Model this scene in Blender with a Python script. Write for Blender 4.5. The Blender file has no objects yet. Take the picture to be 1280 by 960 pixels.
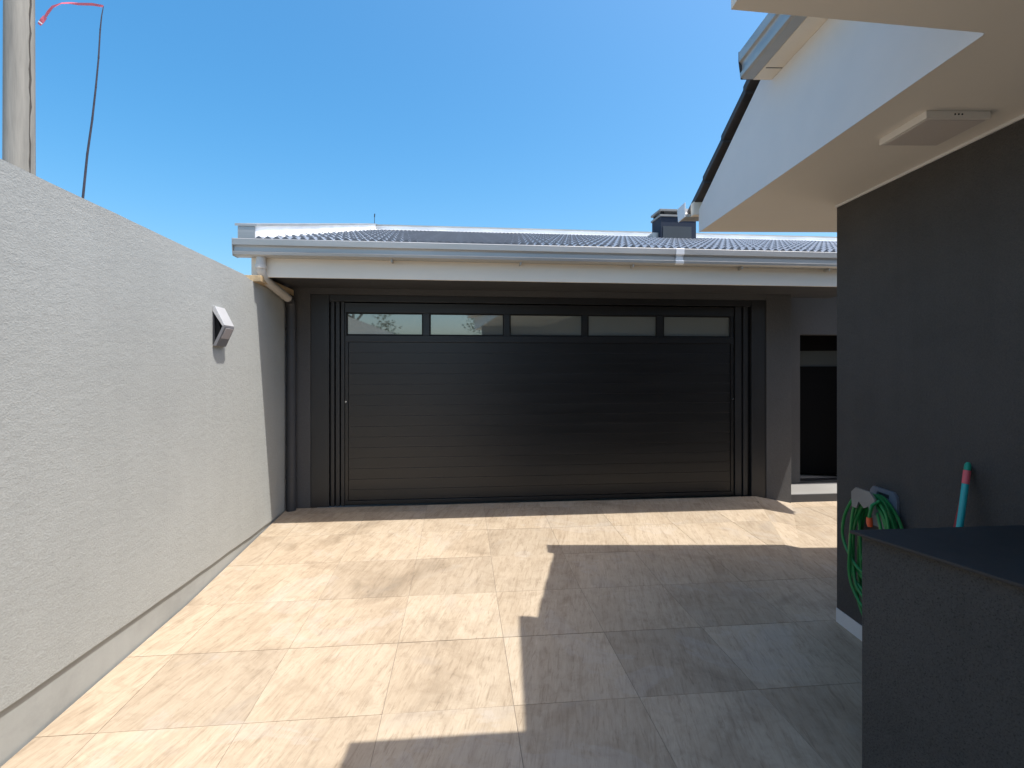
import bpy, bmesh, math, random
from mathutils import Vector, Matrix, Euler
R = math.radians
random.seed(7)
S = bpy.context.scene
COL = S.collection

# ------------------------------------------------------------------ camera
cd = bpy.data.cameras.new('camera'); cam = bpy.data.objects.new('camera', cd); COL.objects.link(cam)
cam.location = (0, 0, 1.575); cam.rotation_euler = (R(90), 0, R(-5.71))
cd.lens = 18; cd.sensor_width = 36; cd.shift_y = -22/1280; cd.clip_start = .02; cd.clip_end = 4000
S.camera = cam
# ------------------------------------------------------------------ sky and sun
SUN_M, SUN_K = .345, .18                       # metres the light travels in -x and +y for each metre it falls
sun_to = Vector((SUN_M, -SUN_K, 1)).normalized()
elev = math.asin(sun_to.z); az = math.atan2(sun_to.x, sun_to.y)   # from +y, clockwise
W = bpy.data.worlds.new('World'); S.world = W; W.use_nodes = True
nt = W.node_tree; bg = nt.nodes['Background']
sky = nt.nodes.new('ShaderNodeTexSky'); sky.sky_type = 'NISHITA'; sky.sun_disc = False
sky.sun_elevation = elev; sky.sun_rotation = az
sky.air_density = 1.0; sky.dust_density = 3.2; sky.ozone_density = 2.2; sky.altitude = 0
hs = nt.nodes.new('ShaderNodeHueSaturation'); hs.inputs['Saturation'].default_value = 1.44; hs.inputs['Hue'].default_value = .488
nt.links.new(sky.outputs[0], hs.inputs['Color']); nt.links.new(hs.outputs[0], bg.inputs[0]); bg.inputs[1].default_value = .142
ld = bpy.data.lights.new('sun', 'SUN'); ld.energy = 3.5; ld.angle = R(.5); ld.color = (1, .97, .925)
sun = bpy.data.objects.new('sun', ld); COL.objects.link(sun); sun.location = (3, -2, 9)
sun.rotation_euler = (-sun_to).to_track_quat('-Z', 'Y').to_euler()
S.view_settings.view_transform = 'Standard'; S.view_settings.look = 'None'
S.view_settings.exposure = 0.85; S.view_settings.gamma = 1

# ------------------------------------------------------------------ materials
def mat(name, color, rough=.6, metal=0., spec=.5):
    m = bpy.data.materials.new(name); m.use_nodes = True
    b = m.node_tree.nodes['Principled BSDF']
    b.inputs['Base Color'].default_value = (*color, 1); b.inputs['Roughness'].default_value = rough
    b.inputs['Metallic'].default_value = metal; b.inputs['Specular IOR Level'].default_value = spec
    return m
def nodes(m): return m.node_tree.nodes, m.node_tree.links, m.node_tree.nodes['Principled BSDF']
def coords(m, scale=(1, 1, 1), kind='Object'):
    n, l, b = nodes(m)
    tc = n.new('ShaderNodeTexCoord'); mp = n.new('ShaderNodeMapping'); mp.inputs['Scale'].default_value = scale
    l.new(tc.outputs[kind], mp.inputs[0]); return mp
def noise(m, vec, scale, detail=4, rough=.55, dist=0):
    n, l, b = nodes(m)
    t = n.new('ShaderNodeTexNoise'); t.inputs['Scale'].default_value = scale
    t.inputs['Detail'].default_value = detail; t.inputs['Roughness'].default_value = rough
    t.inputs['Distortion'].default_value = dist
    l.new(vec.outputs[0], t.inputs['Vector']); return t
def ramp(m, src, stops):
    n, l, b = nodes(m)
    r = n.new('ShaderNodeValToRGB'); e = r.color_ramp.elements
    while len(e) < len(stops): e.new(.5)
    for k, (p, c) in enumerate(stops): e[k].position = p; e[k].color = (*c, 1)
    l.new(src, r.inputs[0]); return r
def bump(m, src, strength, dist, prev=None):
    n, l, b = nodes(m)
    bp = n.new('ShaderNodeBump'); bp.inputs['Strength'].default_value = strength; bp.inputs['Distance'].default_value = dist
    l.new(src, bp.inputs['Height'])
    if prev: l.new(prev.outputs[0], bp.inputs['Normal'])
    l.new(bp.outputs[0], b.inputs['Normal']); return bp
def mixc(m, fac, a, bcol, mode='MIX'):
    n, l, b = nodes(m)
    x = n.new('ShaderNodeMix'); x.data_type = 'RGBA'; x.blend_type = mode
    for s, v in ((x.inputs[0], fac), (x.inputs[6], a), (x.inputs[7], bcol)):
        if hasattr(v, 'is_output'): l.new(v, s)
        elif isinstance(v, (int, float)): s.default_value = v
        else: s.default_value = (*v, 1)
    return x
def worn(name, c, rough=.5, metal=0, var=.12, scale=3, bumpy=.0, bscale=200, streak=(1, 1, 1), spec=.5):
    """a paint or metal with faint uneven tone and gloss"""
    m = mat(name, c, rough, metal, spec); n, l, b = nodes(m)
    v = coords(m, streak); t = noise(m, v, scale, 6, .6)
    lo = tuple(x*(1-var) for x in c); hi = tuple(min(1, x*(1+var)) for x in c)
    r = ramp(m, t.outputs[0], [(.3, lo), (.7, hi)]); l.new(r.outputs[0], b.inputs['Base Color'])
    rr = ramp(m, t.outputs[0], [(.3, (rough*.85,)*3), (.75, (min(1, rough*1.15),)*3)]); l.new(rr.outputs[0], b.inputs['Roughness'])
    if bumpy:
        t2 = noise(m, v, bscale, 3); bump(m, t2.outputs[0], bumpy, .004)
    return m
def stucco(name, lo, hi, scale, stretch, strength, dist, speck=None):
    m = mat(name, hi, .92, 0, .25); n, l, b = nodes(m)
    v = coords(m); big = noise(m, v, 1.1, 5, .6)
    vs = coords(m, stretch); fine = noise(m, vs, scale, 5, .62, .3); mid = noise(m, vs, scale*.28, 3, .5)
    c1 = ramp(m, big.outputs[0], [(.32, lo), (.68, hi)])
    grain = ramp(m, fine.outputs[0], [(.35, (.86,)*3), (.65, (1.0,)*3)])
    c2 = mixc(m, 1, c1.outputs[0], grain.outputs[0], 'MULTIPLY'); out = c2.outputs[2]
    if speck:
        sp = noise(m, v, 190, 3, .6); sr = ramp(m, sp.outputs[0], [(.54, (0,)*3), (.66, (1,)*3)])
        out = mixc(m, sr.outputs[0], out, speck).outputs[2]
    l.new(out, b.inputs['Base Color'])
    b1 = bump(m, mid.outputs[0], strength*.6, dist*1.5); bump(m, fine.outputs[0], strength, dist, b1)
    return m
def weather(m, top, base):
    """faint rain streaks and splash dirt, added over the paint"""
    n, l, b = nodes(m); src = b.inputs['Base Color'].links[0].from_socket
    v = coords(m, (1, 5.5, .35)); t = noise(m, v, 1.6, 6, .65)
    st = ramp(m, t.outputs[0], [(.34, (top,)*3), (.55, (1, 1, 1))])
    v2 = coords(m, (1, 1.2, 2.5)); t2 = noise(m, v2, 2.4, 6, .7)
    bl = ramp(m, t2.outputs[0], [(.36, (base,)*3), (.52, (1, 1, 1))])
    c = mixc(m, 1, src, st.outputs[0], 'MULTIPLY'); c = mixc(m, 1, c.outputs[2], bl.outputs[0], 'MULTIPLY')
    l.new(c.outputs[2], b.inputs['Base Color'])
def tile_mat():
    m = mat('stone_tile', (.4, .35, .3), .5, 0, .4); n, l, b = nodes(m)
    tc = n.new('ShaderNodeTexCoord'); oi = n.new('ShaderNodeObjectInfo')
    off = n.new('ShaderNodeVectorMath'); off.operation = 'SCALE'; off.inputs[0].default_value = (37, 23, 11)
    l.new(oi.outputs['Random'], off.inputs['Scale'])
    add = n.new('ShaderNodeVectorMath'); add.operation = 'ADD'
    l.new(tc.outputs['Object'], add.inputs[0]); l.new(off.outputs[0], add.inputs[1])
    rot = n.new('ShaderNodeMapping'); rot.inputs['Rotation'].default_value = (0, 0, R(14))
    l.new(add.outputs[0], rot.inputs[0])
    st = n.new('ShaderNodeMapping'); st.inputs['Scale'].default_value = (3.0, .8, 1); l.new(rot.outputs[0], st.inputs[0])
    s2 = n.new('ShaderNodeMapping'); s2.inputs['Scale'].default_value = (15, 1.3, 1); l.new(rot.outputs[0], s2.inputs[0])
    a = noise(m, st, 1.0, 7, .62, .8); f = noise(m, s2, 2.2, 7, .7, .6); g = noise(m, add, 3.0, 5, .6, .4); pit = noise(m, s2, 9, 5, .7)
    c = ramp(m, a.outputs[0], [(.28, (.405, .324, .230)), (.45, (.450, .366, .264)), (.58, (.482, .398, .293)), (.76, (.418, .334, .236))])
    fs = ramp(m, f.outputs[0], [(.33, (.76, .73, .70)), (.46, (.95, .94, .93)), (.60, (1, 1, 1)), (.72, (.92, .89, .86))])
    c = mixc(m, .8, c.outputs[0], fs.outputs[0], 'MULTIPLY')
    s3 = n.new('ShaderNodeMapping'); s3.inputs['Scale'].default_value = (58, 7, 1); l.new(rot.outputs[0], s3.inputs[0])
    gn = noise(m, s3, 1.0, 5, .68, 1.2)
    gc = ramp(m, gn.outputs[0], [(.34, (.70, .67, .64)), (.45, (.95, .94, .93)), (.60, (1.0, 1.0, 1.0)), (.70, (1.12, 1.12, 1.12))])
    c = mixc(m, .9, c.outputs[2], gc.outputs[0], 'MULTIPLY')
    mo = noise(m, add, 9, 7, .7, .8)
    mc = ramp(m, mo.outputs[0], [(.36, (.80, .78, .76)), (.50, (1, 1, 1)), (.68, (1.05, 1.05, 1.06))])
    c = mixc(m, .6, c.outputs[2], mc.outputs[0], 'MULTIPLY')
    gr = ramp(m, g.outputs[0], [(.56, (0,)*3), (.68, (.35,)*3)])
    c = mixc(m, gr.outputs[0], c.outputs[2], (.390, .340, .278))
    tone = ramp(m, oi.outputs['Random'], [(0, (.81, .805, .80)), (.5, (.94, .93, .92)), (1, (1, 1, 1))])
    c = mixc(m, 1, c.outputs[2], tone.outputs[0], 'MULTIPLY')
    # dried water marks: pale patches and darker damp ones lying across the tiles
    ge = n.new('ShaderNodeNewGeometry'); gp = n.new('ShaderNodeMapping'); gp.inputs['Location'].default_value = (3.1, 1.7, 0); l.new(ge.outputs['Position'], gp.inputs[0])
    w1 = noise(m, gp, 1.5, 6, .62, .9)
    pale = ramp(m, w1.outputs[0], [(.57, (0,)*3), (.60, (.20,)*3), (.70, (.06,)*3)])
    c = mixc(m, pale.outputs[0], c.outputs[2], (.47, .43, .385))
    damp = ramp(m, w1.outputs[0], [(.30, (.74, .73, .72)), (.40, (.90, .89, .88)), (.46, (1, 1, 1))])
    c = mixc(m, 1, c.outputs[2], damp.outputs[0], 'MULTIPLY')
    l.new(c.outputs[2], b.inputs['Base Color'])
    rr = ramp(m, f.outputs[0], [(.35, (.62,)*3), (.7, (.44,)*3)]); l.new(rr.outputs[0], b.inputs['Roughness'])
    b1 = bump(m, f.outputs[0], .28, .004); bump(m, pit.outputs[0], .22, .002, b1)
    return m
M = {}
M['tile'] = tile_mat()
M['grout'] = worn('grout', (.20, .163, .125), .9, var=.25, scale=8)
M['ground'] = worn('ground_concrete', (.27, .26, .24), .9, var=.2, scale=.6)
M['asphalt'] = worn('asphalt', (.07, .07, .072), .9, var=.25, scale=2, bumpy=.4)
M['wall_light'] = stucco('light_stucco', (.380, .390, .370), (.416, .426, .405), 120, (1, .75, 1.1), .42, .0055)
M['plinth'] = worn('smooth_render', (.355, .362, .342), .85, var=.08, scale=2.2, bumpy=.12, bscale=60)
M['house_dark'] = stucco('dark_stucco', (.090, .083, .076), (.107, .099, .091), 110, (1, 1, 1), 1.0, .010, (.072, .070, .067))
M['counter_dark'] = stucco('counter_stucco', (.094, .092, .087), (.115, .112, .106), 120, (1, 1, 1), 1.0, .010, (.052, .050, .047))
weather(M['wall_light'], .975, .97); weather(M['plinth'], .96, .90); weather(M['house_dark'], .95, .93); weather(M['counter_dark'], .95, .90)
M['counter_top'] = worn('counter_top', (.036, .033, .031), .75, var=.2, scale=4, bumpy=.2, bscale=150)
M['garage_wall'] = stucco('garage_wall_paint', (.088, .086, .085), (.103, .100, .098), 110, (1, 1, 1), .5, .005)
M['door'] = worn('door_paint', (.0085, .0086, .0092), .36, var=.06, scale=2.5, streak=(.25, 1, 5), spec=.6)
M['doorframe'] = worn('door_frame_paint', (.020, .0205, .022), .38, var=.15, scale=3, streak=(3, 1, .4))
M['seal'] = mat('dark_seal', (.006, .006, .007), .6, 0, .3)
M['white'] = worn('white_paint', (.70, .685, .66), .6, var=.05, scale=1.6)
M['cream'] = worn('cream_paint', (.80, .72, .60), .6, var=.06, scale=1.8, streak=(.4, 1, 2.5))
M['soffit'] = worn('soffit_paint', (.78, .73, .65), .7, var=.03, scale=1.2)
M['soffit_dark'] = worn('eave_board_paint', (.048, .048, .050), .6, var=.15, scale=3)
M['gutter'] = worn('gutter_metal', (.44, .43, .405), .42, .5, var=.15, scale=2.5, streak=(.3, 1, 3))
M['flash'] = worn('flashing', (.80, .80, .79), .5, .15, var=.08, scale=2)
M['pvc'] = worn('grey_plastic_pipe', (.52, .50, .46), .45, var=.06, scale=6)
M['pipe_dark'] = worn('painted_pipe', (.045, .046, .05), .5, var=.1, scale=6)
M['rooftile'] = worn('roof_tile', (.26, .27, .29), .36, var=.35, scale=1.6, bumpy=.15, bscale=60)
M['rake'] = worn('dark_roof_tile', (.040, .036, .036), .6, var=.3, scale=5, bumpy=.2, bscale=60)
M['chimney'] = worn('chimney_paint', (.012, .020, .038), .85, var=.2, scale=4)
M['chimney_front'] = worn('chimney_render', (.036, .046, .054), .7, var=.15, scale=4)
M['wood'] = worn('raw_timber', (.50, .36, .20), .75, var=.3, scale=4, streak=(6, .5, 6))
M['lamp_alu'] = worn('lamp_metal', (.56, .56, .56), .4, .25, var=.05, scale=8)
M['lamp_grey'] = worn('lamp_grey', (.22, .22, .23), .45, .2, var=.08, scale=8)
M['diffuser'] = mat('diffuser', (.45, .42, .42), .35)
M['panel'] = mat('panel_diffuser', (.60, .545, .50), .4)
M['panel_rim'] = mat('panel_rim', (.74, .70, .64), .4)
M['hose'] = worn('green_hose', (.02, .22, .055), .38, var=.2, scale=9)
M['holder'] = worn('grey_plastic', (.23, .225, .21), .5, var=.1, scale=7)
M['holder_back'] = worn('bluegrey_plastic', (.17, .185, .215), .5, var=.1, scale=7)
M['orange'] = mat('orange_plastic', (.75, .10, .03), .4)
M['teal'] = worn('turquoise_handle', (.03, .43, .45), .35, var=.06, scale=10)
M['tealcap'] = mat('green_cap', (.01, .30, .20), .4)
M['pink'] = mat('pink_band', (.72, .13, .16), .45)
M['redplastic'] = mat('red_plastic', (.33, .03, .03), .45)
M['bristle'] = mat('bristle', (.05, .2, .2), .9)
M['pole'] = worn('weathered_pole', (.285, .262, .222), .9, var=.25, scale=5, streak=(3, 3, .25), bumpy=.5, bscale=30)
M['crack'] = mat('pole_crack', (.07, .06, .05), .95)
M['cable'] = mat('black_cable', (.02, .02, .022), .6)
M['rod'] = worn('cane', (.05, .045, .06), .7, var=.3, scale=30)
M['ribbon'] = mat('red_white_ribbon', (.80, .16, .20), .5)
M['ribbon_w'] = mat('ribbon_white', (.8, .74, .74), .5)
M['leaf'] = worn('leaf', (.075, .115, .035), .6, var=.45, scale=2)
M['bark'] = worn('bark', (.11, .085, .06), .9, var=.3, scale=6, streak=(4, 4, .6), bumpy=.4, bscale=20)
M['steel'] = mat('steel', (.6, .6, .6), .25, 1)
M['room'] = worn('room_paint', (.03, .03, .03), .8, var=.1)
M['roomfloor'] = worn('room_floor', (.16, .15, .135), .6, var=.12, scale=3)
def glass_mat():
    m = mat('tinted_glass', (.36, .40, .39), .02, .6, .8); n, l, b = nodes(m)
    v = coords(m, (1, 1, 1)); t = noise(m, v, 1.6, 2, .5); bump(m, t.outputs[0], .012, .02)
    v2 = coords(m, (9, 1, 1)); t2 = noise(m, v2, 5, 5, .6)
    rr = ramp(m, t2.outputs[0], [(.3, (.01,)*3), (.75, (.03,)*3)]); l.new(rr.outputs[0], b.inputs['Roughness'])
    return m
M['glass'] = glass_mat()
M['black_door'] = mat('black_door', (.006, .006, .0065), .85, 0, .1)
M['glass_door'] = mat('door_glass', (.11, .12, .115), .2, .2)

# ------------------------------------------------------------------ mesh helpers
class MB:
    def __init__(s): s.v = []; s.f = []
    def poly(s, pts): k = len(s.v); s.v += [tuple(p) for p in pts]; s.f.append(tuple(range(k, k+len(pts)))); return s
    def box(s, x0, x1, y0, y1, z0, z1):
        k = len(s.v)
        s.v += [(x0, y0, z0), (x1, y0, z0), (x1, y1, z0), (x0, y1, z0), (x0, y0, z1), (x1, y0, z1), (x1, y1, z1), (x0, y1, z1)]
        s.f += [tuple(k+i for i in q) for q in ((0, 3, 2, 1), (4, 5, 6, 7), (0, 1, 5, 4), (1, 2, 6, 5), (2, 3, 7, 6), (3, 0, 4, 7))]; return s
    def prism(s, a, b):
        """two matching loops of points, closed by caps"""
        n = len(a); k = len(s.v); s.v += [tuple(p) for p in a] + [tuple(p) for p in b]
        s.f.append(tuple(k+i for i in range(n))[::-1]); s.f.append(tuple(k+n+i for i in range(n)))
        for i in range(n):
            j = (i+1) % n; s.f.append((k+i, k+j, k+n+j, k+n+i))
        return s
    def plan(s, pts, z0, z1): return s.prism([(x, y, z0) for x, y in pts], [(x, y, z1) for x, y in pts])
    def extr(s, prof, axis, t0, t1):
        """profile (p,q) swept along axis: 'x' -> p is y, 'y' -> p is x; q is z"""
        if axis == 'x': return s.prism([(t0, p, q) for p, q in prof], [(t1, p, q) for p, q in prof])
        return s.prism([(p, t0, q) for p, q in prof], [(p, t1, q) for p, q in prof])
    def tube(s, pts, r, seg=10, caps=True, closed=False):
        pts = [Vector(p) for p in pts]; n = len(pts); rad = r if isinstance(r, (list, tuple)) else [r]*n
        up = None; k0 = len(s.v)
        for i, p in enumerate(pts):
            if closed: t = pts[(i+1) % n] - pts[i-1]
            else: t = (pts[min(i+1, n-1)] - pts[max(i-1, 0)])
            t.normalize()
            if up is None: up = t.orthogonal().normalized()
            up = (up - t*up.dot(t)); up = up.normalized() if up.length > 1e-6 else t.orthogonal().normalized()
            sd = t.cross(up)
            for j in range(seg):
                a = 2*math.pi*j/seg; s.v.append(tuple(p + (up*math.cos(a) + sd*math.sin(a))*rad[i]))
        for i in range(n if closed else n-1):
            i2 = (i+1) % n
            for j in range(seg):
                j2 = (j+1) % seg; s.f.append((k0+i*seg+j, k0+i*seg+j2, k0+i2*seg+j2, k0+i2*seg+j))
        if caps and not closed:
            s.f.append(tuple(k0+j for j in range(seg))[::-1]); s.f.append(tuple(k0+(n-1)*seg+j for j in range(seg)))
        return s
    def mesh(s, name, m, smooth=False, bevel=0, fix=True):
        me = bpy.data.meshes.new(name); me.from_pydata(s.v, [], s.f)
        if bevel or fix:
            bm = bmesh.new(); bm.from_mesh(me)
            if fix: bmesh.ops.recalc_face_normals(bm, faces=bm.faces)
            if bevel: bmesh.ops.bevel(bm, geom=[e for e in bm.edges if len(e.link_faces) == 2 and e.calc_face_angle(0) > .4], offset=bevel, segments=2, affect='EDGES', profile=.6)
            bm.to_mesh(me); bm.free()
        me.materials.append(m)
        if smooth:
            for p in me.polygons: p.use_smooth = True
            try: me.set_sharp_from_angle(angle=R(40))
            except Exception: pass
        return me
def link(name, me, parent=None, local=False):
    o = bpy.data.objects.new(name, me); COL.objects.link(o)
    if parent:
        o.parent = parent
        if not local:
            o.matrix_parent_inverse = world(parent).inverted()
    return o
def world(o):
    m = o.matrix_basis.copy()
    if o.parent: m = world(o.parent) @ o.matrix_parent_inverse @ m
    return m
def B(name, mb, m, parent=None, smooth=False, bevel=0, local=False):
    return link(name, mb.mesh(name, m, smooth, bevel), parent, local)
def tag(o, label, cat, group=None, kind=None):
    o['label'] = label; o['category'] = cat
    if group: o['group'] = group
    if kind: o['kind'] = kind
    return o
def empty(name, loc, rz=0):
    o = bpy.data.objects.new(name, None); COL.objects.link(o); o.location = loc; o.rotation_euler = (0, 0, rz)
    o.empty_display_size = .1; return o
def struct(o): o['kind'] = 'structure'; return o
def bx(*a): return MB().box(*a)

# ------------------------------------------------------------------ ground and driveway
struct(B('ground', MB().poly([(-900, -900, -.06), (900, -900, -.06), (900, 900, -.06), (-900, 900, -.06)]), M['ground']))
struct(B('street', MB().poly([(-300, -11.5, -.055), (300, -11.5, -.055), (300, -4.6, -.055), (-300, -4.6, -.055)]), M['asphalt']))
Y0, YH, YG, SL = -2.9, 3.565, 5.55, .0455          # south end, foot of the ramp, garage front, ramp slope
ZG = SL*(YG-YH)
AP = (2.55, YH); RU = (3.35, YG); RL = (3.79, YG)
level1 = [(-1.8, Y0), (8.5, Y0), (8.5, YH), (-1.8, YH)]
level2 = [AP, (8.5, YH), (8.5, 5.58), (3.80, 5.58)]
rampp = [(-1.8, YH), AP, RU, (-1.8, YG)]
facet = [AP, RL, RU]
def zr(x, y): return SL*(y-YH)
a1 = Vector((AP[0], AP[1], 0)); a2 = Vector((RL[0], RL[1], 0)); a3 = Vector((RU[0], RU[1], ZG)); nf = (a2-a1).cross(a3-a1)
def zf(x, y): return -(nf.x*(x-a1.x)+nf.y*(y-a1.y))/nf.z
zl = lambda x, y: 0.0
REG = [(level1, zl), (level2, zl), (rampp, zr), (facet, zf)]
mb = MB()
for poly, z in REG:
    mb.prism([(x, y, -.055) for x, y in poly], [(x, y, z(x, y)-.0022) for x, y in poly])
driveway = struct(B('driveway', mb, M['grout']))
def clip(poly, reg):
    out = poly
    n = len(reg)
    for i in range(n):
        a, b = reg[i], reg[(i+1) % n]
        inside = lambda p: (b[0]-a[0])*(p[1]-a[1])-(b[1]-a[1])*(p[0]-a[0]) >= -1e-9
        res = []
        for j in range(len(out)):
            p, q = out[j-1], out[j]; ip, iq = inside(p), inside(q)
            if ip != iq:
                d1 = (b[0]-a[0])*(p[1]-a[1])-(b[1]-a[1])*(p[0]-a[0]); d2 = (b[0]-a[0])*(q[1]-a[1])-(b[1]-a[1])*(q[0]-a[0])
                t = d1/(d1-d2); res.append((p[0]+(q[0]-p[0])*t, p[1]+(q[1]-p[1])*t))
            if iq: res.append(q)
        out = res
        if len(out) < 3: return []
    return out
def area(p): return abs(sum(p[i-1][0]*p[i][1]-p[i][0]*p[i-1][1] for i in range(len(p))))/2
G = .0011; T = .6; full = None
for ix in range(-4, 15):
    for iy in range(-10, 6):
        x0 = .245+ix*T; y0 = 2.965+iy*T; x1 = x0+T; y1 = y0+T
        if x0 > 2.5 and y1 < 2.6: continue                    # under the house
        for poly, z in REG:
            g = G if iy != -1 else G
            rect = [(x0+G, y0+G), (x1-G, y0+G), (x1-G, y1-G), (x0+G, y1-G)]
            if iy == 0: rect = [(x0+G, y0+.003), (x1-G, y0+.003), (x1-G, y1-G), (x0+G, y1-G)]
            c = clip(rect, poly)
            if len(c) < 3 or area(c) < .002: continue
            cx, cy = x0+T/2, y0+T/2; dz = random.uniform(-.0006, .0006)
            tx, ty = random.uniform(-.0012, .0012), random.uniform(-.0012, .0012)
            if poly is level1 and abs(area(c)-area(rect)) < 1e-6 and iy != 0:
                if full is None:
                    full = MB().prism([(-T/2+G, -T/2+G, -.008), (T/2-G, -T/2+G, -.008), (T/2-G, T/2-G, -.008), (-T/2+G, T/2-G, -.008)],
                                      [(-T/2+G, -T/2+G, 0), (T/2-G, -T/2+G, 0), (T/2-G, T/2-G, 0), (-T/2+G, T/2-G, 0)]).mesh('tile', M['tile'], bevel=.0012)
                o = link('tile', full, driveway); o.location = (cx, cy, dz); o.rotation_euler = (tx, ty, 0)
            else:
                zc = z(cx, cy)
                me = MB().prism([(x-cx, y-cy, z(x, y)-zc-.008) for x, y in c], [(x-cx, y-cy, z(x, y)-zc) for x, y in c]).mesh('tile', M['tile'])
                o = link('tile', me, driveway); o.location = (cx, cy, zc+dz)

# ------------------------------------------------------------------ boundary wall on the left
bw = tag(empty('boundary_wall', (-1.875, 1.5, 0)), 'pale grey roughcast boundary wall with smooth plinth beside the driveway', 'wall')
def seg_wall(face):      # body with a slightly falling top and a falling lower edge
    m = MB(); ys = [Y0, 2.1, 3.4, 4.55, 4.62, 5.76]
    top = [2.455, 2.392, 2.366, 2.340, 2.312, 2.308]; bot = [.375, .222, .158, .115, .113, .09]
    random.seed(3)
    N = 60; YS = [Y0+(5.76-Y0)*i/N for i in range(N+1)]
    def ip(v, y):
        for a in range(len(ys)-1):
            if y <= ys[a+1]+1e-9: t = (y-ys[a])/(ys[a+1]-ys[a]); return v[a]+(v[a+1]-v[a])*t
    A = [(y, ip(top, y)+random.uniform(-.0015, .0015)) for y in YS]; Bt = [(y, ip(bot, y)+random.uniform(-.003, .003)) for y in YS]
    prof = Bt + A[::-1]
    k = len(YS)
    # quads strip for a clean body
    vv = []; 
    for (y, zt), (_, zb) in zip(A, Bt): vv += [(-1.95, y, zb), (-1.8, y, zb), (-1.8, y, zt), (-1.95, y, zt)]
    ff = []
    for i in range(k-1):
        a = i*4; b = a+4
        for q in range(4): r = (q+1) % 4; ff.append((a+q, a+r, b+r, b+q))
    ff += [(0, 1, 2, 3), tuple((k-1)*4+q for q in (3, 2, 1, 0))]
    m.v = vv; m.f = ff; return m
B('body', seg_wall(0), M['wall_light'], bw)
B('plinth', MB().prism([(-1.94, Y0+.01, -.05), (-1.812, Y0+.01, -.05), (-1.812, 5.75, -.05), (-1.94, 5.75, -.05)],
                       [(-1.94, Y0+.01, .40), (-1.812, Y0+.01, .40), (-1.812, 5.75, .13), (-1.94, 5.75, .13)]), M['plinth'], bw)

# ------------------------------------------------------------------ garage
ga = tag(empty('garage', (1, 6, 0)), 'charcoal garage with wide panelled door, cream fascia and grey tiled roof', 'garage')
EY = 4.66
B('wall', bx(-1.795, -1.569, YG, 5.80, 0, 2.40), M['garage_wall'], ga)
B('lintel', bx(-1.569, 3.486, YG+.002, 5.80, 2.335, 2.40), M['garage_wall'], ga)
B('wall', bx(3.486, 3.79, YG, 6.08, 0, 2.40), M['garage_wall'], ga, bevel=.006)
B('wall', bx(3.79, 4.268, 6.08, 6.25, 0, 2.95), M['garage_wall'], ga)
B('wall', bx(4.268, 5.12, 6.08, 6.25, 1.98, 2.95), M['garage_wall'], ga)
B('wall', bx(5.12, 9.3, 6.08, 6.25, 0, 2.95), M['garage_wall'], ga)
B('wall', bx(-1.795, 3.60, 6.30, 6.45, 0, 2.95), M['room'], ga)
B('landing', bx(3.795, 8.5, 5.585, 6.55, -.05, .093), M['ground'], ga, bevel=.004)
B('riser_shade', bx(3.796, 8.5, 5.576, 5.584, -.003, .086), M['soffit_dark'], ga)  # dark plate standing in for the shade on the step's face
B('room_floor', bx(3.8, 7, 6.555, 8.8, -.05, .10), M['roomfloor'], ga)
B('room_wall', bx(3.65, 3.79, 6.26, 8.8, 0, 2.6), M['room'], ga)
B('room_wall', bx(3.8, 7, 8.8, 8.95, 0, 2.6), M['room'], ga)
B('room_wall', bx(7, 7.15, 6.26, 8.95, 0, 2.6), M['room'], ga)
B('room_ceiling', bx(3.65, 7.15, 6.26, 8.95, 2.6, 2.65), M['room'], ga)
B('threshold', bx(4.268, 5.12, 6.10, 6.26, .094, .118), M['doorframe'], ga, bevel=.003)
# the open side door
sd = B('side_door', bx(0, .80, -.02, .02, .01, 1.46), M['black_door'], ga); sd.matrix_parent_inverse = Matrix(); sd.parent = ga
sd.matrix_parent_inverse = world(ga).inverted(); sd.location = (4.33, 6.62, .115); sd.rotation_euler = (0, 0, R(-16))
for nm, mb, mm in (('top_rail', bx(0, .80, -.022, .022, 1.67, 1.93), M['black_door']), ('stile', bx(0, .075, -.022, .022, 1.46, 1.67), M['black_door']),
                   ('pane', bx(.075, .80, -.006, .006, 1.46, 1.67), M['glass_door']), ('handle', MB().tube([(.05, -.02, .92), (.05, -.06, .92), (.14, -.06, .92)], .008), M['steel']),
                   ('lock', MB().tube([(.05, -.02, .66), (.05, -.03, .66)], .012), M['steel'])):
    B(nm, mb, mm, sd, local=True)
# surround of the big door
B('door_surround', bx(-1.567, -1.381, YG+.010, 5.79, ZG+.002, 2.333), M['doorframe'], ga, bevel=.003)
B('door_surround', bx(3.312, 3.484, YG+.010, 5.79, .02, 2.333), M['doorframe'], ga, bevel=.003)
B('door_head', bx(-1.379, 3.310, YG+.014, 5.79, 2.262, 2.333), M['doorframe'], ga, bevel=.003)
def zbot(x): return ZG+.002 if x < RU[0] else .03
for x0, x1, dy in ((-1.379, -1.366, .045), (-1.364, -1.330, .020), (-1.328, -1.318, .060), (-1.316, -1.278, .028), (-1.276, -1.266, .07), (-1.264, -1.229, .034)):
    B('track', bx(x0, x1, YG+dy, 5.78, ZG+.002, 2.26), M['doorframe'] if dy < .04 else M['seal'], ga, bevel=.002)
for x0, x1, dy in ((3.118, 3.126, .07), (3.128, 3.205, .034), (3.207, 3.219, .06), (3.221, 3.272, .024), (3.274, 3.310, .05)):
    B('track', bx(x0, x1, YG+dy, 5.78, ZG+.002, 2.26), M['doorframe'] if dy < .04 else M['seal'], ga, bevel=.002)
gd = B('garage_door', bx(-1.226, 3.116, 5.632, 5.70, ZG+.006, 2.255), M['seal'], ga)
DF = 5.60
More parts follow.
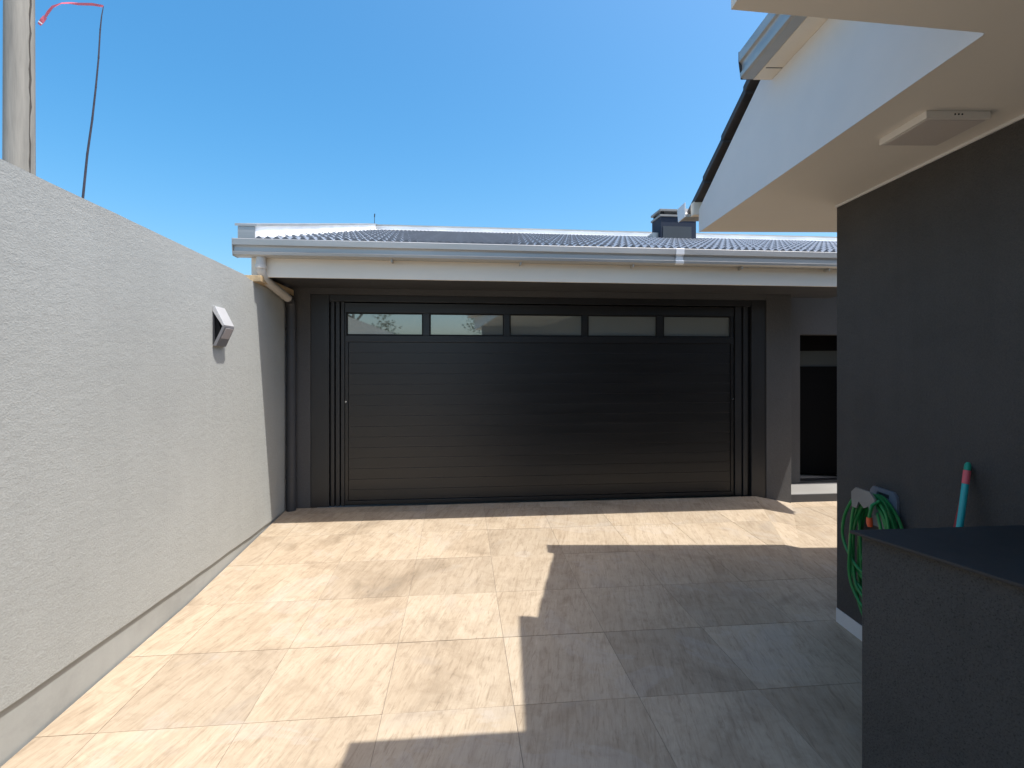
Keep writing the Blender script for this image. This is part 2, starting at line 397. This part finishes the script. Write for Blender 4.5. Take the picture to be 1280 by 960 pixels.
for x0, x1, z0, z1 in ((-1.226, 3.116, 2.150, 2.252), (-1.226, 3.116, 1.836, 1.906), (-1.226, 3.116, ZG+.006, .142)):
    B('rail', bx(x0, x1, DF-.008, 5.631, z0, z1), M['door'], gd, bevel=.003)
PX = [(-1.201, -.418), (-.324, .459), (.546, 1.336), (1.418, 2.196), (2.289, 3.072)]
for x0, x1 in PX:
    f = MB()
    for q in ((x0-.012, x1+.012, 1.908, 1.920), (x0-.012, x1+.012, 2.136, 2.148), (x0-.012, x0, 1.9205, 2.1355), (x1, x1+.012, 1.9205, 2.1355)):
        f.box(q[0], q[1], DF-.004, 5.631, q[2], q[3])
    wf = B('window_frame', f, M['seal'], gd)
    B('pane', bx(x0, x1, DF+.014, DF+.022, 1.9205, 2.1355), M['glass'], wf)
edges = [-1.226] + [e for p in PX for e in (p[0]-.0125, p[1]+.0125)] + [3.116]
for k in range(0, len(edges), 2):
    B('mullion', bx(edges[k], edges[k+1], DF-.003, 5.631, 1.907, 2.149), M['door'], gd, bevel=.002)
n = 15; z0 = .145; hp = (1.834-z0)/n
for k in range(n):
    o = B('plank', bx(-1.190, 3.080, DF+random.uniform(.0028, .0036), 5.631, z0+k*hp+.0006, z0+(k+1)*hp-.0006), M['door'], gd, bevel=.0014)
B('stile', bx(-1.226, -1.192, DF-.006, 5.631, .143, 1.835), M['door'], gd, bevel=.003)
B('stile', bx(3.082, 3.116, DF-.006, 5.631, .143, 1.835), M['door'], gd, bevel=.003)
for x in (-1.214, 3.104):
    B('latch', MB().tube([(x, DF-.007, 1.20), (x, DF-.02, 1.20)], .009, 12), M['steel'], gd)
# eave
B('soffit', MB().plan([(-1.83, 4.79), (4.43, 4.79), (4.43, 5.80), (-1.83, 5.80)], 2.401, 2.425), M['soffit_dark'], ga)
fa = B('fascia', bx(-1.855, 4.43, 4.765, 4.789, 2.372, 2.66), M['cream'], ga, bevel=.002)
B('fascia', bx(-1.855, -1.831, 4.79, 11.2, 2.372, 2.70), M['cream'], ga)
GP = [(0, 0), (.085, 0), (.104, .010), (.108, .032), (.094, .042), (.094, .078), (.100, .084), (.116, .092), (.118, .142), (.112, .147), (.104, .147), (.100, .10), (.085, .03), (0, .03)]
gu = B('gutter', MB().extr([(4.764-p, 2.540+q) for p, q in GP], 'x', -1.965, 4.43), M['gutter'], ga)
B('end_cap', MB().extr([(4.768-p*1.03, 2.537+q) for p, q in [(0, 0), (.104, 0), (.118, .09), (.118, .15), (0, .15)]], 'x', -1.972, -1.966), M['gutter'], gu)
for x in (-.62, .55, 1.62, 2.7, 3.6):
    B('bracket', bx(x-.006, x+.006, 4.69, 4.764, 2.515, 2.538), M['gutter'], gu)
B('seam', MB().extr([(4.764-p*1.02, 2.539+q*1.02) for p, q in GP[1:11]], 'x', 2.02, 2.10), M['flash'], gu)
B('wall_plate', bx(-1.94, -1.735, 4.66, 5.545, 2.315, 2.371), M['wood'], ga, bevel=.004)
# downpipe
dp = B('downpipe', MB().tube([(-1.757, 4.722, 2.545), (-1.757, 4.722, 2.46), (-1.757, 4.73, 2.41), (-1.756, 4.76, 2.375), (-1.754, 4.82, 2.355), (-1.742, 5.40, 2.262)], .040, 16), M['pvc'], ga, smooth=True)
B('collar', MB().tube([(-1.757, 4.722, 2.475), (-1.757, 4.722, 2.44)], .046, 16), M['pvc'], dp, smooth=True)
B('lower_pipe', MB().tube([(-1.742, 5.38, 2.265), (-1.742, 5.45, 2.25), (-1.742, 5.485, 2.20), (-1.742, 5.488, 2.1), (-1.742, 5.488, ZG-.002)], .048, 16), M['pipe_dark'], dp, smooth=True)
for z in (.42, 1.95):
    B('clamp', MB().tube([(-1.742, 5.488, z), (-1.742, 5.488, z+.025)], .053, 16), M['pipe_dark'], dp, smooth=True)
# roof
P = .2777
def rz(y): return 2.665+P*(y-4.75)
def deck(pts, th=.05): return MB().prism([(x, y, rz(y)-th) for x, y in pts], [(x, y, rz(y)) for x, y in pts])
ro = B('roof', deck([(-1.96, 4.73), (4.43, 4.73), (4.43, 5.55), (9.4, 5.55), (9.4, 11.25), (-1.96, 11.25)]), M['rooftile'], ga)
def tile_mb(w, ln, h, th=.012, waves=2, seg=6):
    m = MB(); N = waves*seg
    def prof(i): x = w*i/N; return x, h*.5*(1-math.cos(2*math.pi*i/seg))
    for y, dz in ((0, .044), (ln, .002)):
        for i in range(N+1): x, z = prof(i); m.v.append((x, y, z+dz))
    for i in range(N+1): x, z = prof(i); m.v.append((x, 0, z+.044-th-.026))
    for i in range(N): m.f.append((i, i+1, N+1+i+1, N+1+i)); m.f.append((2*(N+1)+i, 2*(N+1)+i+1, i+1, i))
    return m
TW, TL = .30, .42; ang = math.atan(P); step = .36
tm = tile_mb(TW, TL, .024, waves=4).mesh('roof_tile', M['rooftile'], smooth=True, fix=False)
spots = []
nx = int((9.3+1.80)/TW)
for j in range(17):
    y = 4.70+j*step*math.cos(ang)
    for i in range(nx):
        x = -1.80+i*TW+(.05 if j % 2 else 0)
        if x > 4.2 and y < 5.45: continue
        if 3.55 < x < 4.5 and 9.3 < y < 9.9: continue
        px = (x*.995-y*.0995)/(y*.995+x*.0995)*640+640
        vis = px < 1060
        spots.append(((0 if vis else 1), x*x+y*y, x, y))
spots.sort()
for _, _, x, y in spots[:300]:
    o = link('roof_tile', tm, ro); o.location = (x, y, rz(y)+.002); o.rotation_euler = (ang, random.uniform(-.006, .006), random.uniform(-.006, .006))
far = MB(); src = tile_mb(TW, TL, .024, waves=4); rot = Euler((ang, 0, 0)).to_matrix()
for _, _, x, y in spots[300:]:
    k = len(far.v); off = Vector((x, y, rz(y)+.002))
    far.v += [tuple(rot @ Vector(v) + off) for v in src.v]; far.f += [tuple(a+k for a in f) for f in src.f]
me = far.mesh('far_roof_tiles', M['rooftile'], smooth=True, fix=False); o = link('far_roof_tiles', me, ro); o['kind'] = 'stuff'
def sloped(x0, x1, y0, y1, lo, hi):
    return MB().prism([(x0, y0, rz(y0)+lo), (x1, y0, rz(y0)+lo), (x1, y1, rz(y1)+lo), (x0, y1, rz(y1)+lo)],
                      [(x0, y0, rz(y0)+hi), (x1, y0, rz(y0)+hi), (x1, y1, rz(y1)+hi), (x0, y1, rz(y1)+hi)])
ve = B('verge_parapet', sloped(-1.965, -1.815, 4.752, 11.25, .002, .155), M['flash'], ga)
B('coping', sloped(-1.985, -1.800, 4.738, 11.28, .156, .178), M['gutter'], ve)
B('front_plate', bx(-1.962, -1.818, 4.744, 4.751, 2.668, 2.815), M['gutter'], ve)
B('verge_flashing', sloped(-1.814, -1.70, 4.80, 11.20, .052, .058), M['flash'], ve)
rp = B('ridge_parapet', bx(-1.96, 9.4, 11.26, 11.40, 4.3, rz(11.26)+.135), M['flash'], ga)
B('coping', bx(-1.985, 9.42, 11.245, 11.42, rz(11.26)+.136, rz(11.26)+.158), M['gutter'], rp)
B('ridge_flashing', sloped(-1.69, 9.38, 10.98, 11.255, .056, .064), M['flash'], rp)
ch = B('chimney', bx(3.82, 4.53, 9.5, 9.95, 3.85, 4.455), M['chimney'], ga, bevel=.006)
B('front_render', bx(3.86, 4.43, 9.488, 9.499, 3.95, 4.27), M['chimney_front'], ch)
B('cap', bx(3.80, 4.55, 9.48, 9.97, 4.456, 4.492), M['holder'], ch, bevel=.004)
B('cap', bx(3.80, 4.55, 9.48, 9.97, 4.56, 4.60), M['holder'], ch, bevel=.004)
for x in (3.84, 4.45):
    for y in (9.52, 9.87): B('post', bx(x, x+.06, y, y+.06, 4.493, 4.559), M['seal'], ch)
B('flashing', bx(3.70, 3.815, 9.6, 9.9, 4.0, 4.17), M['gutter'], ch)
an = tag(empty('antenna', (-1.93, 11.33, rz(11.26)+.158)), 'thin dark antenna stick standing on the ridge of the garage roof', 'antenna')
za = rz(11.26)+.158
B('mast', MB().tube([(-1.86, 11.33, za), (-1.86, 11.33, za+.22)], .006, 6), M['cable'], an)
B('tip', MB().tube([(-1.86, 11.33, za+.18), (-1.855, 11.33, za+.25)], .012, 6), M['cable'], an)

# ------------------------------------------------------------------ house on the right (its own frame, turned 5 degrees)
ho = tag(empty('house', (2.31, 2.945, 0), R(-5)), 'dark stuccoed house with beige soffit and white gable under tiled roof', 'house')
def H(name, mb, m, parent=None, smooth=False, bevel=0):
    o = B(name, mb, m, parent or ho, smooth, bevel, local=True); return o
ZS = 2.57
H('wall', bx(0, 5, -6, 0, .086, ZS-.016), M['house_dark'])
H('baseboard', bx(-.004, 5.0, -6, .004, -.003, .085), M['white'], bevel=.002)
H('trim', bx(-.006, 5, -6, .006, ZS-.015, ZS-.001), M['white'])
H('soffit', MB().plan([(-.611, .634), (5, .634), (5, -6), (-1.416, -6), (-1.416, -1.715), (-.611, -1.624)], ZS, ZS+.03), M['soffit'])
H('gable',
  MB().prism([(-.615, y, z) for y, z in [(.637, ZS-.003), (.637, 2.735), (-.40, 3.24), (-1.62, 3.24), (-1.62, ZS-.003)]],
             [(-.612, y, z) for y, z in [(.637, ZS-.003), (.637, 2.735), (-.40, 3.24), (-1.62, 3.24), (-1.62, ZS-.003)]]), M['white'])
H('gable_core', MB().prism([(-.611, y, z) for y, z in [(.60, ZS+.031), (.60, 2.72), (-.40, 3.22), (-5.9, 3.22), (-5.9, ZS+.031)]],
             [(-.50, y, z) for y, z in [(.60, ZS+.031), (.60, 2.72), (-.40, 3.22), (-5.9, 3.22), (-5.9, ZS+.031)]]), M['white'])
H('fascia', bx(-.652, 5, .639, .70, 2.70, 2.795), M['cream'])
g2 = H('gutter', MB().extr([(.702+p*1.35, 2.70+q*.72) for p, q in GP], 'x', -.69, 5), M['gutter'])
H('end_cap', MB().extr([(.702, 2.70), (.85, 2.70), (.868, 2.77), (.868, 2.808), (.702, 2.808)], 'x', -.697, -.691), M['flash'], g2)
SLH = .487
def hz(y): return 2.775+SLH*(.70-y)
rf = H('roof', MB().prism([(x, y, hz(y)) for x, y in [(-.56, .72), (5, .72), (5, -4.05), (3, -4.05), (-.56, -.49)]],
                         [(x, y, hz(y)+.04) for x, y in [(-.56, .72), (5, .72), (5, -4.05), (3, -4.05), (-.56, -.49)]]), M['rake'])
def wz(x): return 3.275+SLH*(x+.70)
H('roof', MB().prism([(x, y, wz(x)) for x, y in [(-.76, -.40), (3, -4.1), (3, -6), (-.76, -6)]],
                    [(x, y, wz(x)+.04) for x, y in [(-.76, -.40), (3, -4.1), (3, -6), (-.76, -6)]]), M['rake'])
yy = .80; st = .31
for k in range(5):
    a = yy-k*st; b = a-st-.03
    zb = lambda y, d: hz(y)-.035+d
    H('rake_tile', MB().prism([(-.645, a, zb(a, .030)), (-.40, a, zb(a, .030)), (-.40, b, zb(b, .012)), (-.645, b, zb(b, .012))],
                              [(-.645, a, zb(a, .082)), (-.40, a, zb(a, .082)), (-.40, b, zb(b, .060)), (-.645, b, zb(b, .060))]), M['rake'], rf, bevel=.006)
# the higher eave along the side of the house
YE = -.40
H('eave_soffit', bx(-.705, -.616, -5.9, YE, 3.115, 3.127), M['cream'])
H('eave_fascia', bx(-.713, -.705, -5.9, YE+.0, 3.115, 3.27), M['cream'])
H('eave_joint', bx(-.703, -.618, YE-.115, YE-.110, 3.1135, 3.1149), M['seal'])
g3 = H('gutter', MB().extr([(-.714-p*.66, 3.118+q) for p, q in GP], 'y', -5.9, YE), M['gutter'])
H('end_cap', MB().extr([(-.714, 3.118), (-.780, 3.118), (-.792, 3.208), (-.792, 3.265), (-.714, 3.265)], 'y', YE, YE+.005), M['pipe_dark'], g3)
# porch in front, seen from below
H('porch_beam', MB().plan([(-1.413, -1.712), (-.62, -1.63), (-.62, -6), (-1.413, -6)], ZS+.031, 2.90), M['white'])
H('porch_roof', MB().plan([(-1.62, -1.43), (-.87, -1.37), (-.87, -6), (-1.62, -6)], 2.901, 3.0), M['cream'])
H('added_porch_wall', bx(-1.40, -.0005, -4.6, -4.4, -.003, ZS-.001), M['house_dark'])  # out of view, added so the garage door mirrors something dark
# ceiling light
pl = tag(empty('ceiling_light', (2.31, 2.945, 0), R(-5)), 'square white surface light panel fixed under the beige soffit', 'ceiling light')
lx0, lx1, ly0, ly1 = -.41, -.155, -1.165, -.915
B('housing', bx(lx0, lx1, ly0, ly1, ZS-.030, ZS-.0005), M['panel_rim'], pl, bevel=.002, local=True)
B('diffuser', bx(lx0+.012, lx1-.012, ly0+.012, ly1-.012, ZS-.0325, ZS-.0302), M['panel'], pl, local=True)
for k in range(3):
    x = (lx0+lx1)/2 + (k-1)*.014
    B('vent_hole', MB().tube([(x, ly0-.0015, ZS-.014), (x, ly0+.004, ZS-.014)], .0035, 8), M['seal'], pl, local=True)

# ------------------------------------------------------------------ counter
co = tag(empty('counter', (1.8, 1.3, 0)), 'dark roughcast masonry counter with smooth black top in front of house wall', 'counter')
ctop = .966
def cx(y): return 1.452+(1.766-y)*.24
# plan runs from the back edge towards the viewer
B('body', MB().plan([(cx(1.755)+.020, 1.755), (2.195, 1.745), (2.10, .55), (cx(.55)+.020, .55)], -.003, ctop-.013), M['counter_dark'], co, bevel=.004)
B('top', MB().plan([(cx(1.772)-.012, 1.772), (2.205, 1.762), (2.11, .53), (cx(.53)-.0, .53)], ctop-.012, ctop), M['counter_top'], co, bevel=.003)

# ------------------------------------------------------------------ hose holder, hose, broom
hh = tag(empty('hose_holder', (2.31, 2.945, 0), R(-5)), 'grey plastic hose holder with carrying slot fixed to dark house wall', 'hose holder')
HY, HZ = -.405, .80
def arc(n, r, z0, a0=20, a1=160): return [(HY+r*math.cos(R(a0+(a1-a0)*i/n)), z0+r*.62*math.sin(R(a0+(a1-a0)*i/n))) for i in range(n+1)]
bp = [(HY-.095, .70), (HY+.095, .70), (HY+.10, .88), (HY+.075, .915), (HY-.075, .915), (HY-.10, .88)]
# plate with a slot: four bars round the hole
pm = MB()
for q in ([(HY-.10, .70), (HY+.10, .70), (HY+.10, .868), (HY-.10, .868)],
          [(HY-.10, .868), (HY-.045, .868), (HY-.045, .893), (HY-.094, .893)],
          [(HY+.045, .868), (HY+.10, .868), (HY+.094, .893), (HY+.045, .893)],
          [(HY-.094, .893), (HY+.094, .893), (HY+.075, .915), (HY-.075, .915)]):
    pm.prism([(-.002, y, z) for y, z in q], [(-.016, y, z) for y, z in q])
B('back_plate', pm, M['holder_back'], hh, local=True)
up = arc(12, .09, HZ); lo = [(y, z-.010) for y, z in up]
sm = MB(); sm.prism([(-.017, y, z) for y, z in up+lo[::-1]], [(-.115, y, z) for y, z in up+lo[::-1]])
B('saddle', sm, M['holder'], hh, smooth=True, local=True)
fl = [(HY-.085, .80), (HY-.05, .80), (HY-.045, .835), (HY-.01, .815), (HY+.03, .84), (HY+.05, .80), (HY+.085, .80), (HY+.09, .88), (HY+.055, .912), (HY-.055, .912), (HY-.09, .88)]
fp = MB(); fp.prism([(-.116, y, z) for y, z in fl], [(-.126, y, z) for y, z in fl]); B('front_flange', fp, M['holder'], hh, local=True)
hs = tag(empty('garden_hose', (2.31, 2.945, 0), R(-5)), 'green garden hose coiled in hanging loops on the wall holder', 'hose')
random.seed(11); coil = MB()
for k in range(11):
    x0 = -.026-.0082*k; w = .160+random.uniform(-.035, .022); zt = HZ+.068+random.uniform(.0, .014); zb = .15+random.uniform(0, .36); pts = []
    sk = random.uniform(-.03, .03)
    for i in range(40):
        t = 2*math.pi*i/40; c_, s_ = math.cos(t), math.sin(t)
        zc, hh_ = (zt+zb)/2, (zt-zb)/2
        y = HY+w*c_*(1-.18*s_)*(1+.07*math.sin(3*t+k*2.3)+.03*math.sin(5*t+k))+sk*(1-s_)*.5; z = zc+hh_*(abs(s_)**.8)*(1 if s_ > 0 else -1)
        pts.append((x0+.006*math.sin(2*t+k*1.7), y, z))
    coil.tube(pts, .0082, 8, closed=True)
B('coil', coil, M['hose'], hs, smooth=True, local=True)
en = MB().tube([(-.100, HY-.09, HZ+.075), (-.135, HY-.085, HZ+.05), (-.145, HY-.08, .80), (-.143, HY-.075, .775)], .0088, 8)
B('loose_end', en, M['hose'], hs, smooth=True, local=True)
B('connector', MB().tube([(-.143, HY-.076, .785), (-.142, HY-.078, .755), (-.141, HY-.08, .738)], [.014, .015, .012], 10), M['orange'], hs, smooth=True, local=True)

br = tag(empty('broom', (2.0, 1.95, 0)), 'turquoise broom handle with pink band leaning on wall behind counter', 'broom')
b0 = Vector((1.975, 1.96, .09)); b1 = Vector((2.160, 1.985, 1.165)); dv = (b1-b0)
pt = lambda t: tuple(b0+dv*t)
B('handle', MB().tube([pt(0), pt(.915)], .0125, 14), M['teal'], br, smooth=True)
B('band', MB().tube([pt(.916), pt(.968)], .0135, 14), M['pink'], br, smooth=True)
B('cap', MB().tube([pt(.969), pt(.99), pt(1.0)], [.0125, .012, .006], 14), M['tealcap'], br, smooth=True)
B('head', bx(1.945, 2.005, 1.83, 2.09, .075, .115), M['teal'], br, bevel=.008)
bm_ = MB()
for i in range(13):
    for j in range(3):
        x = 1.955+j*.02; y = 1.84+i*.02; bm_.tube([(x, y, .076), (x+(j-1)*.008, y+random.uniform(-.006, .006), .0005)], [.005, .007], 6)
o = B('bristles', bm_, M['bristle'], br); o['kind'] = 'stuff'
mo = tag(empty('mop', (2.1, 2.1, 0)), 'dark red thin pole leaning on wall behind turquoise broom handle', 'mop')
B('handle', MB().tube([(1.745, 1.86, .03), (2.205, 2.03, 1.09)], .010, 10), M['redplastic'], mo, smooth=True)
B('grip', MB().tube([(2.2055, 2.0302, 1.093), (2.213, 2.032, 1.135)], .012, 10), M['cable'], mo, smooth=True)
B('head', bx(1.70, 1.78, 1.79, 1.94, .0, .045), M['bristle'], mo, bevel=.01)

# ------------------------------------------------------------------ wall lamp
wl = tag(empty('wall_lamp', (-1.8, 4.0, 1.7)), 'angular white and grey wedge lamp mounted on the pale boundary wall', 'wall lamp')
ya, yb = 3.925, 4.085; zt, zm, zb = 2.015, 1.865, 1.725; XF = -1.7995; pr = .085
def band(name, prof, m, y0=ya, y1=yb, bev=.002): return B(name, MB().extr(prof, 'y', y0, y1), m, wl, bevel=bev)
band('back_plate', [(XF, zb+.012), (XF+.010, zb+.012), (XF+.010, zt-.012), (XF, zt-.012)], M['pipe_dark'], ya+.004, yb-.004)
up_ = [(XF, zt), (XF+.018, zt), (XF+pr, zm+.012), (XF+pr-.016, zm+.004), (XF, zt-.034)]
lo_ = [(XF+pr, zm+.0115), (XF+pr, zm-.004), (XF+.026, zb), (XF+.002, zb), (XF+pr-.016, zm+.0035)]
band('upper_shade', up_, M['lamp_alu']); band('lower_shade', lo_, M['lamp_grey'])
band('core', [(XF+.0105, zb+.05), (XF+.045, zm-.03), (XF+.045, zm+.0), (XF+.0105, zt-.05)], M['seal'], ya+.02, yb-.012)
B('diffuser', MB().prism([(XF+pr+.001, ya+.02, zm-.008), (XF+pr+.001, yb-.02, zm-.008), (XF+.050, yb-.02, zm-.083), (XF+.050, ya+.02, zm-.083)],
                         [(XF+pr+.004, ya+.02, zm-.010), (XF+pr+.004, yb-.02, zm-.010), (XF+.053, yb-.02, zm-.085), (XF+.053, ya+.02, zm-.085)]), M['diffuser'], wl)

# ------------------------------------------------------------------ behind the wall: pole, cane with ribbon
po = tag(empty('utility_pole', (-4.295, 5.46, -.06)), 'weathered grey utility pole rising behind the boundary wall', 'utility pole')
B('shaft', MB().tube([(-4.295, 5.46, -.06), (-4.295, 5.46, 3), (-4.295, 5.46, 6), (-4.295, 5.46, 9)], [.130, .121, .112, .102], 28), M['pole'], po, smooth=True)
random.seed(5); cr = []
for i in range(50):
    z = 2.4+i*.09; a = R(-14)+random.uniform(-.05, .05)+.002*i; r = .1240-.0032*(z-2)
    cr.append((-4.295+r*math.cos(a), 5.46+r*math.sin(a), z))
B('split', MB().tube(cr, [random.uniform(.004, .010) for _ in cr], 6), M['crack'], po)
B('crossarm', bx(-5.0, -4.565, 5.36, 5.44, 4.98+.12, 5.10+.12), M['crack'], po, bevel=.008)
B('cable', MB().tube([(-4.72, 5.40, 5.10), (-4.72, 3.0, 4.98), (-4.72, 0, 4.9), (-4.75, -9, 5.3)], .012, 6), M['cable'], po)
cn = tag(empty('cane', (-3.05, 4.3, -.06)), 'thin dark knotted cane sticking up behind the boundary wall', 'cane')
cp = [(-3.06, 4.30, -.06), (-3.02, 4.31, 1.4), (-2.942, 4.314, 2.85), (-2.905, 4.312, 3.23), (-2.868, 4.31, 3.50), (-2.835, 4.30, 3.75), (-2.815, 4.30, 3.98), (-2.800, 4.295, 4.20), (-2.788, 4.293, 4.31), (-2.775, 4.293, 4.385)]
B('stem', MB().tube(cp, [.011, .0098, .0088, .008, .0072, .0064, .0056, .005, .004, .0025], 8), M['rod'], cn, smooth=True)
for k in range(2, 8):
    p = Vector(cp[k]); q = p+(Vector(cp[k+1])-p)*.08
    B('knot', MB().tube([tuple(p), tuple(q)], .0100-.0006*k, 8), M['rod'], cn)
rb = tag(empty('ribbon', (-2.78, 4.29, 4.38)), 'pink red streamer blowing sideways from the top of the cane', 'ribbon')
rpt = [(-2.775, 4.292, 4.385), (-2.86, 4.30, 4.40), (-2.98, 4.33, 4.415), (-3.06, 4.34, 4.425), (-3.12, 4.35, 4.425), (-3.19, 4.36, 4.40), (-3.225, 4.365, 4.36), (-3.25, 4.37, 4.325)]
def strip(pts, w, th=.0008, tw=.5):
    a, b = [], []; m = MB()
    for i, p in enumerate(pts):
        t = (Vector(pts[min(i+1, len(pts)-1)])-Vector(pts[max(i-1, 0)])).normalized()
        s_ = t.cross(Vector((0, 1, 0))).normalized(); d = (s_*math.cos(tw*math.sin(i*1.3)) + Vector((0, 1, 0))*math.sin(tw*math.sin(i*1.3)))*w
        a.append(Vector(p)-d); b.append(Vector(p)+d)
    n_ = len(pts); y = Vector((0, th, 0)); m.v = [tuple(v) for v in a]+[tuple(v) for v in b]+[tuple(v+y) for v in a]+[tuple(v+y) for v in b]
    for i in range(n_-1): m.f += [(i, i+1, n_+i+1, n_+i), (2*n_+i, 3*n_+i, 3*n_+i+1, 2*n_+i+1)]
    return m
B('streamer', strip(rpt, .009), M['ribbon'], rb)
B('tail', strip([(-3.2505, 4.37, 4.324), (-3.27, 4.372, 4.300), (-3.285, 4.374, 4.28), (-3.30, 4.376, 4.262)], .017, tw=.2), M['ribbon'], rb)
B('knot', strip([(-3.284, 4.371, 4.281), (-3.290, 4.371, 4.273)], .018, tw=.0), M['ribbon_w'], rb)

# ------------------------------------------------------------------ trees across the street (seen in the door glass)
def tree(x, y, h, rx, seed, label):
    rnd = random.Random(seed); t = tag(empty('tree', (x, y, -.06)), label, 'tree', 'trees across the street')
    tm_ = MB(); tm_.tube([(x, y, -.06), (x+.05, y, h*.25), (x-.05, y+.1, h*.5), (x, y, h*.8)], [.17, .13, .09, .03], 10)
    tips = []
    for k in range(11):
        z = h*rnd.uniform(.28, .7); a = rnd.uniform(0, 6.28); r = rx*rnd.uniform(.5, .95)
        e = Vector((x+r*math.cos(a), y+r*math.sin(a), z+h*rnd.uniform(.08, .25))); tips.append(e)
        tm_.tube([(x, y, z), tuple((Vector((x, y, z))+e)/2+Vector((0, 0, .12))), tuple(e)], [.06, .04, .012], 6)
    B('trunk', tm_, M['bark'], t, smooth=True)
    tips.append(Vector((x, y, h*.9))); c = MB()
    for e in tips:
        for k in range(5):
            cc = e+Vector((rnd.gauss(0, .35), rnd.gauss(0, .35), rnd.gauss(0, .3)))
            for q in range(70):
                p = cc+Vector((rnd.gauss(0, .26), rnd.gauss(0, .26), rnd.gauss(0, .2)))
                d = Vector((rnd.gauss(0, 1), rnd.gauss(0, 1), rnd.gauss(0, .6))).normalized(); w = d.orthogonal().normalized()
                s_ = rnd.uniform(.05, .10); c.poly([p-d*s_, p+w*s_*.45, p+d*s_, p-w*s_*.45])
    me_ = c.mesh('crown', M['leaf'], fix=False); link('crown', me_, t)
tree(-5.0, -13.5, 6.0, 1.7, 1, 'leafy green tree across the street in line with the boundary wall')
tree(2.0, -13.0, 6.4, 1.9, 2, 'taller leafy green tree across the street in line with the porch')
